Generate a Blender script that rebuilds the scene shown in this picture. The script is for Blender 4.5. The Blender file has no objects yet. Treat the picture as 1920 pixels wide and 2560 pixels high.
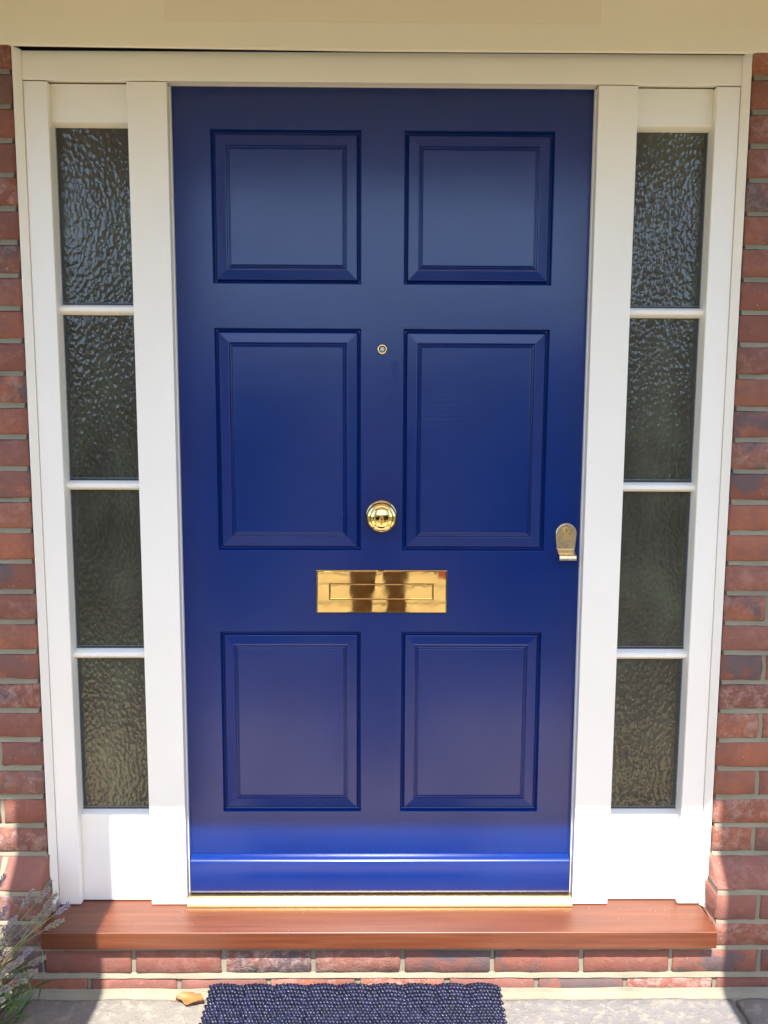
import bpy, math, random
from mathutils import Vector, Matrix, noise
R = math.radians
random.seed(7)
S = bpy.context.scene
C = S.collection

# ------------------------------------------------------------------ camera
CAM_POS = Vector((-0.0111, -1.9046, 1.2119))
YAW, PITCH, ROLL = 0.00895, 0.11023, -0.00414
FPX = 1923.0
def cam_axes():
    cy, sy, cp, sp = math.cos(YAW), math.sin(YAW), math.cos(PITCH), math.sin(PITCH)
    fwd = Vector((sy*cp, cy*cp, -sp)); right = Vector((cy, -sy, 0)); down = fwd.cross(right)
    c, s = math.cos(ROLL), math.sin(ROLL)
    return c*right + s*down, -s*right + c*down, fwd
RT, DN, FW = cam_axes()
cam = bpy.data.cameras.new('camera'); camo = bpy.data.objects.new('camera', cam); C.objects.link(camo)
cam.sensor_fit = 'HORIZONTAL'; cam.sensor_width = 36; cam.lens = 36*FPX/1920
cam.clip_start = 0.02; cam.clip_end = 2000
camo.matrix_world = Matrix(((RT.x, -DN.x, -FW.x, CAM_POS.x), (RT.y, -DN.y, -FW.y, CAM_POS.y), (RT.z, -DN.z, -FW.z, CAM_POS.z), (0, 0, 0, 1)))
S.camera = camo
def at(px, py, y):
    """photo pixel -> point on the plane at depth y"""
    d = RT*((px-960)/FPX) + DN*((py-1280)/FPX) + FW
    return CAM_POS + d*((y-CAM_POS.y)/d.y)

# ------------------------------------------------------------------ light
SUN_EL = 59.0
w = bpy.data.worlds.new('World'); S.world = w; w.use_nodes = True
nt = w.node_tree; nt.nodes.clear()
sky = nt.nodes.new('ShaderNodeTexSky'); sky.sky_type = 'NISHITA'; sky.sun_disc = False
sky.sun_elevation = R(SUN_EL); sky.sun_rotation = R(180); sky.air_density = 1.0; sky.dust_density = 1.3; sky.ozone_density = 1.0
bg = nt.nodes.new('ShaderNodeBackground'); bg.inputs['Strength'].default_value = 0.15
wo = nt.nodes.new('ShaderNodeOutputWorld')
nt.links.new(sky.outputs[0], bg.inputs[0]); nt.links.new(bg.outputs[0], wo.inputs[0])
sl = bpy.data.lights.new('sun', 'SUN'); sl.energy = 4.1; sl.angle = R(0.53); sl.color = (1.0, 0.94, 0.85)
so = bpy.data.objects.new('sun', sl); C.objects.link(so); so.rotation_euler = (R(90-SUN_EL), 0, 0); so.location = (0, -6, 8)
S.view_settings.view_transform = 'Standard'; S.view_settings.look = 'None'
S.view_settings.exposure = 1.6; S.view_settings.gamma = 1.0; S.view_settings.use_curve_mapping = False
S.render.engine = 'CYCLES'
S.cycles.max_bounces = 8; S.cycles.diffuse_bounces = 5; S.cycles.glossy_bounces = 4
S.cycles.caustics_reflective = False; S.cycles.caustics_refractive = False

# ------------------------------------------------------------------ helpers
class MB:
    def __init__(s): s.v = []; s.f = []
    def add(s, vs, fs):
        o = len(s.v); s.v += [tuple(p) for p in vs]; s.f += [tuple(i+o for i in f) for f in fs]; return s
    def box(s, x0, x1, y0, y1, z0, z1):
        return s.add([(x0,y0,z0),(x1,y0,z0),(x1,y1,z0),(x0,y1,z0),(x0,y0,z1),(x1,y0,z1),(x1,y1,z1),(x0,y1,z1)],
                     [(0,3,2,1),(4,5,6,7),(0,1,5,4),(1,2,6,5),(2,3,7,6),(3,0,4,7)])
    def prism(s, poly, axis, a, b):
        """poly of 2-D points (other two axes in xyz order) swept along axis from a to b"""
        n = len(poly)
        def p3(q, t):
            return {0: (t, q[0], q[1]), 1: (q[0], t, q[1]), 2: (q[0], q[1], t)}[axis]
        vs = [p3(q, a) for q in poly] + [p3(q, b) for q in poly]
        fs = [(i, (i+1) % n, n+(i+1) % n, n+i) for i in range(n)] + [tuple(range(n))[::-1], tuple(range(n, 2*n))]
        return s.add(vs, fs)
    def lathe(s, prof, cx, cz, n=40, y0=0.0):
        """profile of (radius, y) turned about the y axis through (cx, cz)"""
        vs = []; fs = []
        for (r, y) in prof:
            for k in range(n):
                a = 2*math.pi*k/n; vs.append((cx+r*math.cos(a), y0+y, cz+r*math.sin(a)))
        for i in range(len(prof)-1):
            for k in range(n):
                a = i*n+k; b = i*n+(k+1) % n; fs.append((a, b, b+n, a+n))
        fs.append(tuple(range((len(prof)-1)*n, len(prof)*n)))
        return s.add(vs, fs)
    def tube(s, pts, rads, n=6):
        pts = [Vector(p) for p in pts]; vs = []; fs = []
        for i, p in enumerate(pts):
            t = (pts[min(i+1, len(pts)-1)] - pts[max(i-1, 0)]).normalized()
            u = t.cross(Vector((0, 0, 1)))
            if u.length < 1e-3: u = t.cross(Vector((1, 0, 0)))
            u.normalize(); v2 = t.cross(u)
            for k in range(n):
                a = 2*math.pi*k/n; vs.append(p + (u*math.cos(a)+v2*math.sin(a))*rads[i])
        for i in range(len(pts)-1):
            for k in range(n):
                a = i*n+k; b = i*n+(k+1) % n; fs.append((a, b, b+n, a+n))
        fs.append(tuple(range(n))[::-1]); fs.append(tuple(range((len(pts)-1)*n, len(pts)*n)))
        return s.add(vs, fs)
    def mesh(s, name, mat, smooth=False):
        me = bpy.data.meshes.new(name); me.from_pydata(s.v, [], s.f); me.validate(); me.update()
        if mat: me.materials.append(mat)
        if smooth: me.polygons.foreach_set('use_smooth', [True]*len(me.polygons))
        return me
    def build(s, name, mat, parent=None, smooth=False, bevel=0, seg=2):
        return link(name, fix(s.mesh(name, mat, smooth)), parent, bevel, seg)
def fix(me):
    import bmesh
    bm = bmesh.new(); bm.from_mesh(me); bmesh.ops.recalc_face_normals(bm, faces=bm.faces); bm.to_mesh(me); bm.free(); return me
def link(name, me, parent=None, bevel=0, seg=2):
    o = bpy.data.objects.new(name, me); C.objects.link(o)
    if parent: o.parent = parent
    if bevel:
        b = o.modifiers.new('bevel', 'BEVEL'); b.width = bevel; b.segments = seg; b.limit_method = 'ANGLE'; b.angle_limit = R(35); b.harden_normals = True
        for p in me.polygons: p.use_smooth = True
    return o
def tag(o, label=None, cat=None, group=None, kind=None):
    if label: o['label'] = label
    if cat: o['category'] = cat
    if group: o['group'] = group
    if kind: o['kind'] = kind
    elif cat: o['kind'] = 'thing'
    return o
def thing(name, label, cat, loc=(0,0,0), group=None):
    o = bpy.data.objects.new(name, None); C.objects.link(o); o.location = loc; o.empty_display_size = .1
    return tag(o, label, cat, group)

# ------------------------------------------------------------------ materials
class N:
    def __init__(s, name):
        s.m = bpy.data.materials.new(name); s.m.use_nodes = True; s.t = s.m.node_tree
        s.b = s.t.nodes['Principled BSDF']; s.out = s.t.nodes['Material Output']
    def n(s, typ, **kw):
        d = s.t.nodes.new('ShaderNode'+typ)
        for k, v in kw.items():
            if hasattr(d, k) and not k[0].isupper(): setattr(d, k, v)
            else: s.inp(d, k, v)
        return d
    def inp(s, d, k, v):
        k = k.replace('_', ' ') if isinstance(k, str) and k not in d.inputs else k
        i = d.inputs[k]
        if isinstance(v, bpy.types.NodeSocket): s.t.links.new(v, i)
        else: i.default_value = v
    def set(s, **kw):
        for k, v in kw.items(): s.inp(s.b, k, v)
        return s
    def pos(s, obj=True, scale=(1,1,1), offset=None):
        c = s.n('TexCoord').outputs['Object'] if obj else s.n('NewGeometry').outputs['Position']
        if offset is not None:
            a = s.n('VectorMath', operation='ADD'); s.t.links.new(c, a.inputs[0]); s.t.links.new(offset, a.inputs[1]); c = a.outputs[0]
        mp = s.n('Mapping'); s.t.links.new(c, mp.inputs[0]); mp.inputs['Scale'].default_value = scale
        return mp.outputs[0]
    def noise(s, vec, scale, detail=4, rough=.55, dist=0):
        d = s.n('TexNoise'); s.t.links.new(vec, d.inputs['Vector'])
        d.inputs['Scale'].default_value = scale; d.inputs['Detail'].default_value = detail
        d.inputs['Roughness'].default_value = rough; d.inputs['Distortion'].default_value = dist
        return d.outputs[0]
    def ramp(s, fac, stops):
        d = s.n('ValToRGB'); s.t.links.new(fac, d.inputs[0]); e = d.color_ramp.elements
        while len(e) < len(stops): e.new(.5)
        for i, (p, c) in enumerate(stops):
            e[i].position = p; e[i].color = (c, c, c, 1) if isinstance(c, (int, float)) else (*c, 1)
        return d.outputs[0]
    def mix(s, fac, a, b, mode='MIX'):
        d = s.n('Mix', data_type='RGBA', blend_type=mode)
        for i, v in ((0, fac), (6, a), (7, b)):
            if isinstance(v, bpy.types.NodeSocket): s.t.links.new(v, d.inputs[i])
            else: d.inputs[i].default_value = v if i == 0 else (*v, 1)
        return d.outputs[2]
    def math(s, op, a, b=0.0, c=None):
        d = s.n('Math', operation=op)
        for i, v in enumerate((a, b) if c is None else (a, b, c)):
            if isinstance(v, bpy.types.NodeSocket): s.t.links.new(v, d.inputs[i])
            else: d.inputs[i].default_value = v
        return d.outputs[0]
    def bump(s, h, strength=.3, dist=.002, normal=None):
        d = s.n('Bump'); s.t.links.new(h, d.inputs['Height']); d.inputs['Strength'].default_value = strength; d.inputs['Distance'].default_value = dist
        if normal: s.t.links.new(normal, d.inputs['Normal'])
        s.t.links.new(d.outputs[0], s.b.inputs['Normal']); return d.outputs[0]

def mat_white():
    a = N('white_paint'); p = a.pos()
    n = a.noise(p, 3, 3); c = a.ramp(n, [(.3, (.83, .82, .785)), (.7, (.87, .86, .825))])
    sp = a.noise(a.pos(scale=(1,1,1)), 90, 1); k = a.ramp(sp, [(.80, 0.0), (.83, .5)])
    c = a.mix(k, c, (.45, .42, .36))
    a.set(**{'Base Color': c, 'Roughness': .38})
    a.bump(a.noise(a.pos(scale=(60, 60, 3)), 3, 3), .08, .0006); return a.m
def mat_cream():
    a = N('cream_paint'); n = a.noise(a.pos(), 4, 3)
    a.set(**{'Base Color': a.ramp(n, [(.3, (.86, .82, .73)), (.7, (.89, .85, .76))]), 'Roughness': .5})
    a.bump(a.noise(a.pos(scale=(3, 60, 60)), 3, 3), .1, .0006); return a.m
def mat_cream_patch():
    a = N('pinkish_cream_tone'); a.set(**{'Base Color': (.84, .78, .69, 1), 'Roughness': .55}); return a.m  # darker, pinker tone for the rectangle added to the lintel board
def mat_door():
    a = N('blue_satin_paint')
    g = a.noise(a.pos(scale=(3, 3, 160)), 1.6, 4, .6); n2 = a.noise(a.pos(), 5, 3)
    base = a.ramp(n2, [(.3, (.0008, .018, .145)), (.7, (.0012, .022, .165))])
    # a dried run beside the viewer hole, and a few specks of dust
    sx = a.n('SeparateXYZ'); a.t.links.new(a.pos(), sx.inputs[0]); X, Z = sx.outputs[0], sx.outputs[2]
    dz = a.math('SUBTRACT', Z, 1.345); line = a.math('SUBTRACT', .0335, a.math('MULTIPLY', a.math('MULTIPLY', dz, dz), 8.2))
    dist = a.math('ABSOLUTE', a.math('SUBTRACT', a.math('ADD', X, a.math('MULTIPLY', a.math('SUBTRACT', a.noise(a.pos(), 160, 2), .5), .006)), line))
    wid = a.n('MapRange', clamp=True); a.t.links.new(Z, wid.inputs[0])
    for k_, v_ in zip((1, 2, 3, 4), (1.325, 1.352, .0016, .0085)): wid.inputs[k_].default_value = v_
    inz = a.math('MULTIPLY', a.math('GREATER_THAN', Z, 1.290), a.math('LESS_THAN', Z, 1.371))
    run = a.math('MULTIPLY', inz, a.math('LESS_THAN', dist, wid.outputs[0]))
    dust = a.ramp(a.noise(a.pos(), 170, 1), [(.81, 0.0), (.84, .25)])
    a.set(**{'Base Color': a.mix(dust, base, (.25, .3, .45)), 'Roughness': a.math('ADD', a.ramp(a.noise(a.pos(), 2.2, 4), [(.25, .2), (.8, .27)]), a.math('MULTIPLY', run, .22)), 'Specular IOR Level': .38,
             'Coat Weight': a.math('SUBTRACT', .25, a.math('MULTIPLY', run, .24)), 'Coat Roughness': .18, 'Coat IOR': 1.5})
    m = a.ramp(a.noise(a.pos(scale=(1, 1, 2)), 3.5, 3), [(.42, 0.0), (.68, 1.0)])
    a.bump(a.math('MULTIPLY', g, m), .34, .0012); return a.m
def mat_brass(name, col, rough, wav, ws=22):
    a = N(name)
    a.set(**{'Base Color': (*col, 1), 'Metallic': 1.0, 'Roughness': a.ramp(a.noise(a.pos(), 40, 4), [(.3, rough), (.8, rough+.06)])})
    a.bump(a.noise(a.pos(), ws, 2), wav, .002); return a.m
def mat_plain(name, col, rough=.5, metal=0.0):
    a = N(name); n = a.noise(a.pos(), 30, 3)
    a.set(**{'Base Color': a.mix(n, tuple(c*.85 for c in col), tuple(min(1, c*1.12) for c in col)), 'Roughness': rough, 'Metallic': metal}); return a.m
def mat_glass():
    a = N('textured_glass'); p = a.pos(scale=(1, 1, .72))
    d = a.n('TexVoronoi', feature='SMOOTH_F1'); a.t.links.new(a.mix(.12, p, p), d.inputs['Vector'])
    wv = a.n('VectorMath', operation='ADD'); a.t.links.new(p, wv.inputs[0])
    nz = a.n('TexNoise'); a.t.links.new(p, nz.inputs['Vector']); nz.inputs['Scale'].default_value = 60
    sc = a.n('VectorMath', operation='SCALE'); a.t.links.new(nz.outputs['Color'], sc.inputs[0]); sc.inputs['Scale'].default_value = .010
    a.t.links.new(sc.outputs[0], wv.inputs[1]); a.t.links.new(wv.outputs[0], d.inputs['Vector'])
    d.inputs['Scale'].default_value = 108; d.inputs['Smoothness'].default_value = .35
    big = a.noise(a.pos(scale=(1.6, 1, .9)), 5, 2)
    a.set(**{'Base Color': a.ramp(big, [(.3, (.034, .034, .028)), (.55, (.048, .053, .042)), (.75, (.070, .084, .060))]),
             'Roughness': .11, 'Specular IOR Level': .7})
    a.bump(a.math('ADD', d.outputs['Distance'], a.math('MULTIPLY', a.noise(p, 260, 2), .08)), .23, .006); return a.m
def mat_brick():
    a = N('red_brick')
    oi = a.n('ObjectInfo').outputs['Random']; isl = a.n('NewGeometry').outputs['Random Per Island']
    r = a.math('FRACT', a.math('ADD', oi, isl))
    r2 = a.math('FRACT', a.math('MULTIPLY', r, 17.37)); r3 = a.math('FRACT', a.math('MULTIPLY', r, 53.71))
    off = a.n('CombineXYZ'); a.t.links.new(a.math('MULTIPLY', r, 31.0), off.inputs[0]); a.t.links.new(a.math('MULTIPLY', r2, 17.0), off.inputs[2])
    p = a.pos(False, offset=off.outputs[0])
    base = a.ramp(r, [(0, (.175, .070, .054)), (.3, (.25, .086, .058)), (.62, (.35, .125, .068)), (.85, (.25, .105, .082)), (1, (.20, .085, .070))])
    n1 = a.noise(p, 14, 5, .6)
    base = a.mix(a.ramp(n1, [(.35, 0.0), (.68, .85)]), base, (.185, .080, .066))
    n2 = a.noise(p, 30, 5, .65, .4)
    base = a.mix(a.ramp(n2, [(.55, 0.0), (.75, .55)]), base, (.40, .16, .095))
    # burnt purple-grey patches on some bricks
    burnt = a.math('MULTIPLY', a.ramp(r2, [(.56, 0.0), (.64, 1.0)]), a.ramp(a.noise(p, 12, 4, .6, .3), [(.47, 0.0), (.56, .85)]))
    base = a.mix(burnt, base, (.10, .078, .085))
    # lime bloom
    w0 = a.ramp(r3, [(.45, .03), (.7, .35), (1, .8)])
    bl = a.math('MULTIPLY', w0, a.ramp(a.noise(p, 34, 7, .75, .3), [(.47, 0.0), (.63, .85)]))
    base = a.mix(bl, base, (.44, .31, .27))
    sp = a.ramp(a.noise(p, 150, 2), [(.73, 0.0), (.78, .7)]); base = a.mix(sp, base, (.60, .52, .46))
    pit = a.ramp(a.noise(p, 120, 2), [(.24, .8), (.32, 0.0)]); base = a.mix(pit, base, (.09, .04, .035))
    a.set(**{'Base Color': base, 'Roughness': .9})
    h = a.math('ADD', a.math('MULTIPLY', n2, .9), a.math('MULTIPLY', a.noise(p, 190, 4, .7), .45))
    cr = a.n('TexVoronoi', feature='DISTANCE_TO_EDGE'); a.t.links.new(a.pos(False, (1, 1, 2.2), off.outputs[0]), cr.inputs['Vector']); cr.inputs['Scale'].default_value = 22
    h = a.math('SUBTRACT', h, a.math('MULTIPLY', a.ramp(cr.outputs[0], [(.0, 1.0), (.035, 0.0)]), a.math('MULTIPLY', w0, .5)))
    a.bump(h, .75, .0035); return a.m
def mat_mortar():
    a = N('lime_mortar'); p = a.pos(False)
    c = a.ramp(a.noise(p, 9, 4), [(.3, (.20, .185, .135)), (.7, (.275, .25, .185))])
    c = a.mix(a.ramp(a.noise(p, 130, 3), [(.6, 0.0), (.7, .5)]), c, (.22, .19, .14))
    a.set(**{'Base Color': c, 'Roughness': .95}); a.bump(a.noise(p, 160, 5, .7), .6, .002); return a.m
def mat_sill():
    a = N('varnished_hardwood')
    g = a.noise(a.pos(scale=(2.2, 60, 60)), 1.5, 5, .6, .3); f = a.noise(a.pos(scale=(6, 300, 300)), 1.2, 3)
    c = a.ramp(g, [(.25, (.085, .022, .009)), (.5, (.130, .036, .014)), (.8, (.185, .058, .024))])
    c = a.mix(a.ramp(f, [(.55, 0.0), (.8, .4)]), c, (.12, .028, .012))
    dust = a.ramp(a.noise(a.pos(), 210, 1), [(.77, 0.0), (.8, .7)]); c = a.mix(dust, c, (.5, .42, .34))
    a.set(**{'Base Color': c, 'Roughness': .42, 'Coat Weight': .5, 'Coat Roughness': .28}); a.bump(f, .1, .0006); return a.m
def mat_stone(name='york_stone', warm=False):
    a = N(name); p = a.pos(False); oi = a.n('ObjectInfo').outputs['Random']
    n1 = a.noise(p, 5, 6, .65, .3); n2 = a.noise(p, 38, 5, .65)
    tint = a.ramp(oi, [(0, (.215, .20, .185)), (.5, (.235, .215, .185)), (1, (.195, .19, .19))])
    if warm: tint = a.ramp(oi, [(0, (.64, .49, .26)), (1, (.68, .52, .29))])
    c = a.mix(a.ramp(n1, [(.35, 0.0), (.7, .75)]), tint, (.57, .44, .24) if warm else (.165, .152, .145))
    c = a.mix(a.ramp(n2, [(.50, 0.0), (.64, .75)]), c, (.62, .50, .32) if warm else (.31, .28, .23))
    c = a.mix(a.ramp(a.noise(p, 110, 3), [(.66, 0.0), (.75, .7)]), c, (.09, .085, .08))
    c = a.mix(a.ramp(a.noise(p, 90, 2), [(.74, 0.0), (.79, .7)]), c, (.45, .41, .35))
    a.set(**{'Base Color': c, 'Roughness': .9}); a.bump(a.math('ADD', n2, a.math('MULTIPLY', a.noise(p, 170, 4, .7), .4)), .9, .007); return a.m
def mat_rope():
    a = N('navy_rope'); wv = a.n('TexWave', wave_type='BANDS', bands_direction='DIAGONAL'); a.t.links.new(a.pos(), wv.inputs['Vector'])
    wv.inputs['Scale'].default_value = 160; wv.inputs['Distortion'].default_value = 3
    r = a.n('NewGeometry').outputs['Random Per Island']
    c = a.ramp(r, [(0, (.003, .004, .018)), (.7, (.006, .008, .032)), (1, (.013, .016, .05))])
    a.set(**{'Base Color': c, 'Roughness': .36, 'Specular IOR Level': .5}); a.bump(wv.outputs[0], .5, .0009); return a.m
def mat_leafy(name, c0, c1, rough=.6, trans=0.0):
    a = N(name); r = a.n('NewGeometry').outputs['Random Per Island']
    a.set(**{'Base Color': a.ramp(r, [(0, c0), (1, c1)]), 'Roughness': rough}); return a.m
def mat_ground(name, c0, c1, sc):
    a = N(name); p = a.pos(False)
    c = a.ramp(a.noise(p, sc, 6, .7), [(.3, c0), (.7, c1)]); a.set(**{'Base Color': c, 'Roughness': .95})
    a.bump(a.noise(p, sc*6, 4), .5, .02); return a.m

M = dict(white=mat_white(), cream=mat_cream(), cream2=mat_cream_patch(), door=mat_door(),
         brass=mat_brass('polished_brass', (.90, .66, .27), .06, .10), plate=mat_brass('wavy_brass_plate', (.95, .71, .31), .015, .14, 11),
         pull=mat_brass('pale_brass', (.88, .75, .46), .25, .12), cyl=mat_brass('cylinder_brass', (.70, .50, .20), .35, .05),
         gold=mat_brass('gold_threshold_metal', (.92, .70, .33), .34, .04),
         glass=mat_glass(), brick=mat_brick(), mortar=mat_mortar(), sill=mat_sill(), stone=mat_stone(), sand=mat_stone('buff_sandstone', True), dull=mat_ground('darkened_path_stone', (.17, .135, .085), (.25, .20, .125), 9), rope=mat_rope(),
         black=mat_plain('black_void', (.01, .009, .008), .7), seal=mat_plain('grey_sealant', (.22, .25, .27), .5), spacer=mat_plain('dark_spacer', (.035, .042, .05), .4),
         lens=mat_plain('lens_glass', (.55, .58, .62), .1), dark=mat_plain('dark_gap', (.035, .027, .02), .9),
         tile=mat_plain('clay_roof_tile', (.20, .08, .05), .85), grey=mat_plain('pale_scrim', (.45, .43, .38), .9))

# ------------------------------------------------------------------ key planes (metres; z = 0 is the bottom of the door leaf)
YF = -0.035            # front of the white frame
Y1, Y2 = -0.057, -0.113  # brick face above and below the sloping plinth course
GZ = -0.205            # paving

# ------------------------------------------------------------------ ground and garden
def grid_plane(x0, x1, y0, y1, nx, ny, zf):
    m = MB()
    vs = [(x0+(x1-x0)*i/nx, y0+(y1-y0)*j/ny, 0) for j in range(ny+1) for i in range(nx+1)]
    vs = [(x, y, zf(x, y)) for x, y, _ in vs]
    m.add(vs, [(j*(nx+1)+i, j*(nx+1)+i+1, (j+1)*(nx+1)+i+1, (j+1)*(nx+1)+i) for j in range(ny) for i in range(nx)]); return m
g = grid_plane(-400, 400, -600, 200, 20, 20, lambda x, y: GZ-.05)
tag(g.build('ground', mat_ground('lawn_turf', (.035, .052, .013), (.085, .085, .026), 3)), kind='structure')
path = MB().box(-2.35, 2.35, -3.02, .3, GZ-.2, GZ-.018).box(-.78, .78, -9.0, -3.021, GZ-.2, GZ-.018).build('path', M['mortar']); tag(path, kind='structure')
def slab(x0, x1, y0, y1, fine):
    nx, ny = (44, 26) if fine else (8, 6); sd = random.uniform(0, 50); m = MB(); vs = []
    for j in range(ny+1):
        for i in range(nx+1):
            x = x0+(x1-x0)*i/nx; y = y0+(y1-y0)*j/ny
            e = min(i, nx-i, j, ny-j); z = GZ + .005*noise.noise((x*7+sd, y*7, sd)) + .0030*noise.noise((x*27, y*27, sd))
            if e == 0: z -= .007; x += .004*noise.noise((y*25, sd, 1)); y += .004*noise.noise((x*25, sd, 2))
            vs.append((x, y, z))
    m.add(vs, [(j*(nx+1)+i, j*(nx+1)+i+1, (j+1)*(nx+1)+i+1, (j+1)*(nx+1)+i) for j in range(ny) for i in range(nx)])
    ring = [i for i in range(nx+1)] + [j*(nx+1)+nx for j in range(1, ny+1)] + [ny*(nx+1)+i for i in range(nx-1, -1, -1)] + [j*(nx+1) for j in range(ny-1, 0, -1)]
    o = len(m.v); m.v += [(m.v[k][0], m.v[k][1], GZ-.03) for k in ring]; L = len(ring)
    m.f += [(ring[k], o+k, o+(k+1) % L, ring[(k+1) % L]) for k in range(L)]
    return link('paving_slab', fix(m.mesh('paving_slab', M['stone' if fine else ('sand' if y1 > -1.5 else 'dull')], True)), path)  # farther slabs coloured darker so the door mirrors less bright paving
ry = [-.116, -.62, -1.2, -1.85, -2.35, -3.0, -3.6, -4.2, -4.9, -5.5, -6.2, -6.9, -7.5, -8.2, -8.9]
for j in range(len(ry)-1):
    xs = [-2.3, -1.55, -.985, -.12, .888, 1.5, 2.3] if j == 0 else (sorted([-2.3, 2.3] + [-2.3+.92*k+random.uniform(-.16, .16) for k in range(1, 5)]) if j < 5 else [-.75, random.uniform(-.2, .2), .75])
    for i in range(len(xs)-1):
        slab(xs[i]+.006, xs[i+1]-.006, ry[j+1]+.006, ry[j]-.006, j == 0)

# ------------------------------------------------------------------ brick wall
wall = thing('brick_wall', 'weathered red brick wall with grey mortar and a sloping plinth course round the doorway', 'wall', (0, 0, GZ))
def local(o): o.location = -Vector(wall.location); return o
def brick_mesh(wd, h, seed, depth=.055, slope=0.0):
    rnd = random.Random(seed); nx, nz = (9, 4) if wd > .15 else (6, 4)
    if wd < .05: nx = 3
    xs = [0, .004] + [.004+(wd-.008)*i/(nx-2) for i in range(1, nx-2)] + [wd-.004, wd]
    zs = [0, .004, h*.5, h-.004, h]; nx = len(xs); nz = len(zs); vs = []
    for j in range(nz):
        for i in range(nx):
            edge = i in (0, nx-1) or j in (0, nz-1)
            x = xs[i]; z = zs[j]
            y = rnd.uniform(-.0011, .0011) + (.0038 if edge else 0)
            if edge and rnd.random() < .12: y += .003
            if j in (0, nz-1): z += rnd.uniform(-.0013, .0013)
            if i in (0, nx-1): x += rnd.uniform(-.0014, .0014)
            vs.append((x, y - slope*(1-z/h), z))
    fs = [(j*nx+i, j*nx+i+1, (j+1)*nx+i+1, (j+1)*nx+i) for j in range(nz-1) for i in range(nx-1)]
    ring = list(range(nx)) + [j*nx+nx-1 for j in range(1, nz)] + [(nz-1)*nx+i for i in range(nx-2, -1, -1)] + [j*nx for j in range(nz-2, 0, -1)]
    o = len(vs); vs += [(vs[k][0], depth, vs[k][2]) for k in ring]; L = len(ring)
    fs += [(ring[(k+1) % L], o+(k+1) % L, o+k, ring[k]) for k in range(L)]
    return vs, fs
CACHE = {}
def brick(x0, x1, z0, h, yface, depth=.055, slope=0.0):
    wd = round(x1-x0, 3); key = (wd, round(h, 3), depth, slope); var = CACHE.setdefault(key, [])
    if len(var) < (9 if wd > .2 else 6):
        vs, fs = brick_mesh(wd, h, hash((wd, h, len(var))) & 0xffff, depth, slope)
        var.append(fix(MB().add(vs, fs).mesh('brick', M['brick'], True))); me = var[-1]
    else: me = random.choice(var)
    o = link('brick', me, wall); o.location = Vector((x0, yface+random.uniform(-.001, .001), z0)) - Vector(wall.location); return o
EDGE, XR = .845, 1.76
farmb = MB()
def far_brick(x0, x1, z0, h, yf, slope=0.0):
    vs, fs = brick_mesh(x1-x0, h, random.randrange(9999), .04, slope); farmb.add([(x+x0, y+yf, z+z0) for x, y, z in vs], fs)
def course(side, z0, h, half, yf, far=True, depth=.055, slope=0.0, start=EDGE):
    x = start; first = True
    while x < 3.4:
        wd = .102 if (first and half) else .215
        a, b = (x, x+wd) if side > 0 else (-x-wd, -x)
        if x < XR: brick(a, b, z0, h, yf, depth, slope)
        elif far: far_brick(a, b, z0, h, yf, slope)
        x += wd+.010; first = False
ZJ = [.1342+.075*k for k in range(27)]
for k in range(26):
    for sd in (1, -1):
        course(sd, ZJ[k]+.0056, .0638, (k % 2 == 0) if sd > 0 else (k % 2 == 1), Y1)
for sd in (1, -1):
    course(sd, .0665, .0635, sd < 0, Y1, depth=.06, slope=Y1-Y2, start=.8415)         # sloping plinth bricks
    course(sd, -.0095, .067, sd > 0, Y2, depth=.105, start=.838)
    course(sd, -.0785, .060, sd < 0, Y2, depth=.105, start=.8375)
def row(z0, h, first, n):
    for i in range(n):
        a = first+i*.2245
        (brick if abs(a+.11) < XR+.1 else far_brick)(a+.005, a+.2195, z0, h, Y2)
row(-.1505, .062, -.617-.2245*11, 22+6)
row(-.2150, .0545, -.5047-.2245*11, 22+6)
tag(local(farmb.build('brick_field', M['brick'], wall, smooth=True)), kind='stuff')
# mortar: backing and weather-struck bed joints
mo = MB()
for s in (1, -1):
    a, b = sorted((s*.849, s*3.4)); mo.box(a, b, Y1+.0045, .22, .10, 2.8)
    a, b = sorted((s*.840, s*3.4)); mo.box(a, b, Y2+.0045, .2, -.26, .064)
    a, b = sorted((s*.843, s*3.4)); mo.prism([(Y2+.0045, .064), (Y1+.0045, .1335), (.1, .1335), (.1, .064)], 0, a, b)
mo.box(-.836, .836, Y2+.0045, .2, -.26, -.0725)
def bed(x0, x1, z, yf, h=.0122, top=.0055, bot=.0008):
    n = max(4, int((x1-x0)/.02)); vs = []; sd = random.uniform(0, 99)
    for i in range(n+1):
        x = x0+(x1-x0)*i/n; d = .0012*noise.noise((x*30, z*40, sd)); e = .0016*noise.noise((x*22, sd, z*9)); e2 = .0016*noise.noise((x*26, z*9, sd+4))
        vs += [(x, yf+top+d, z+h/2+e), (x, yf+(top+bot)/2-.0006+d, z), (x, yf+bot+d, z-h/2+e2), (x, yf+.012, z-h/2-.001+e2)]
    mo.add(vs, [(i*4+k, i*4+k+1, i*4+k+5, i*4+k+4) for i in range(n) for k in range(3)])
for z in ZJ[1:26]:
    bed(.8495, 3.4, z, Y1); bed(-3.4, -.8495, z, Y1)
for s in (1, -1):
    a, b = sorted((s*.846, s*3.4)); bed(a, b, .1342, Y1, .010, .004, -.002)
    a, b = sorted((s*.8405, s*3.4)); bed(a, b, .0615, Y2); 
    a, b = sorted((s*.840, s*3.4)); bed(a, b, -.0140, Y2)
bed(-3.4, 3.4, -.0835, Y2, .013); bed(-3.4, 3.4, -.1555, Y2, .012, .004, -.0035)
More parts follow.
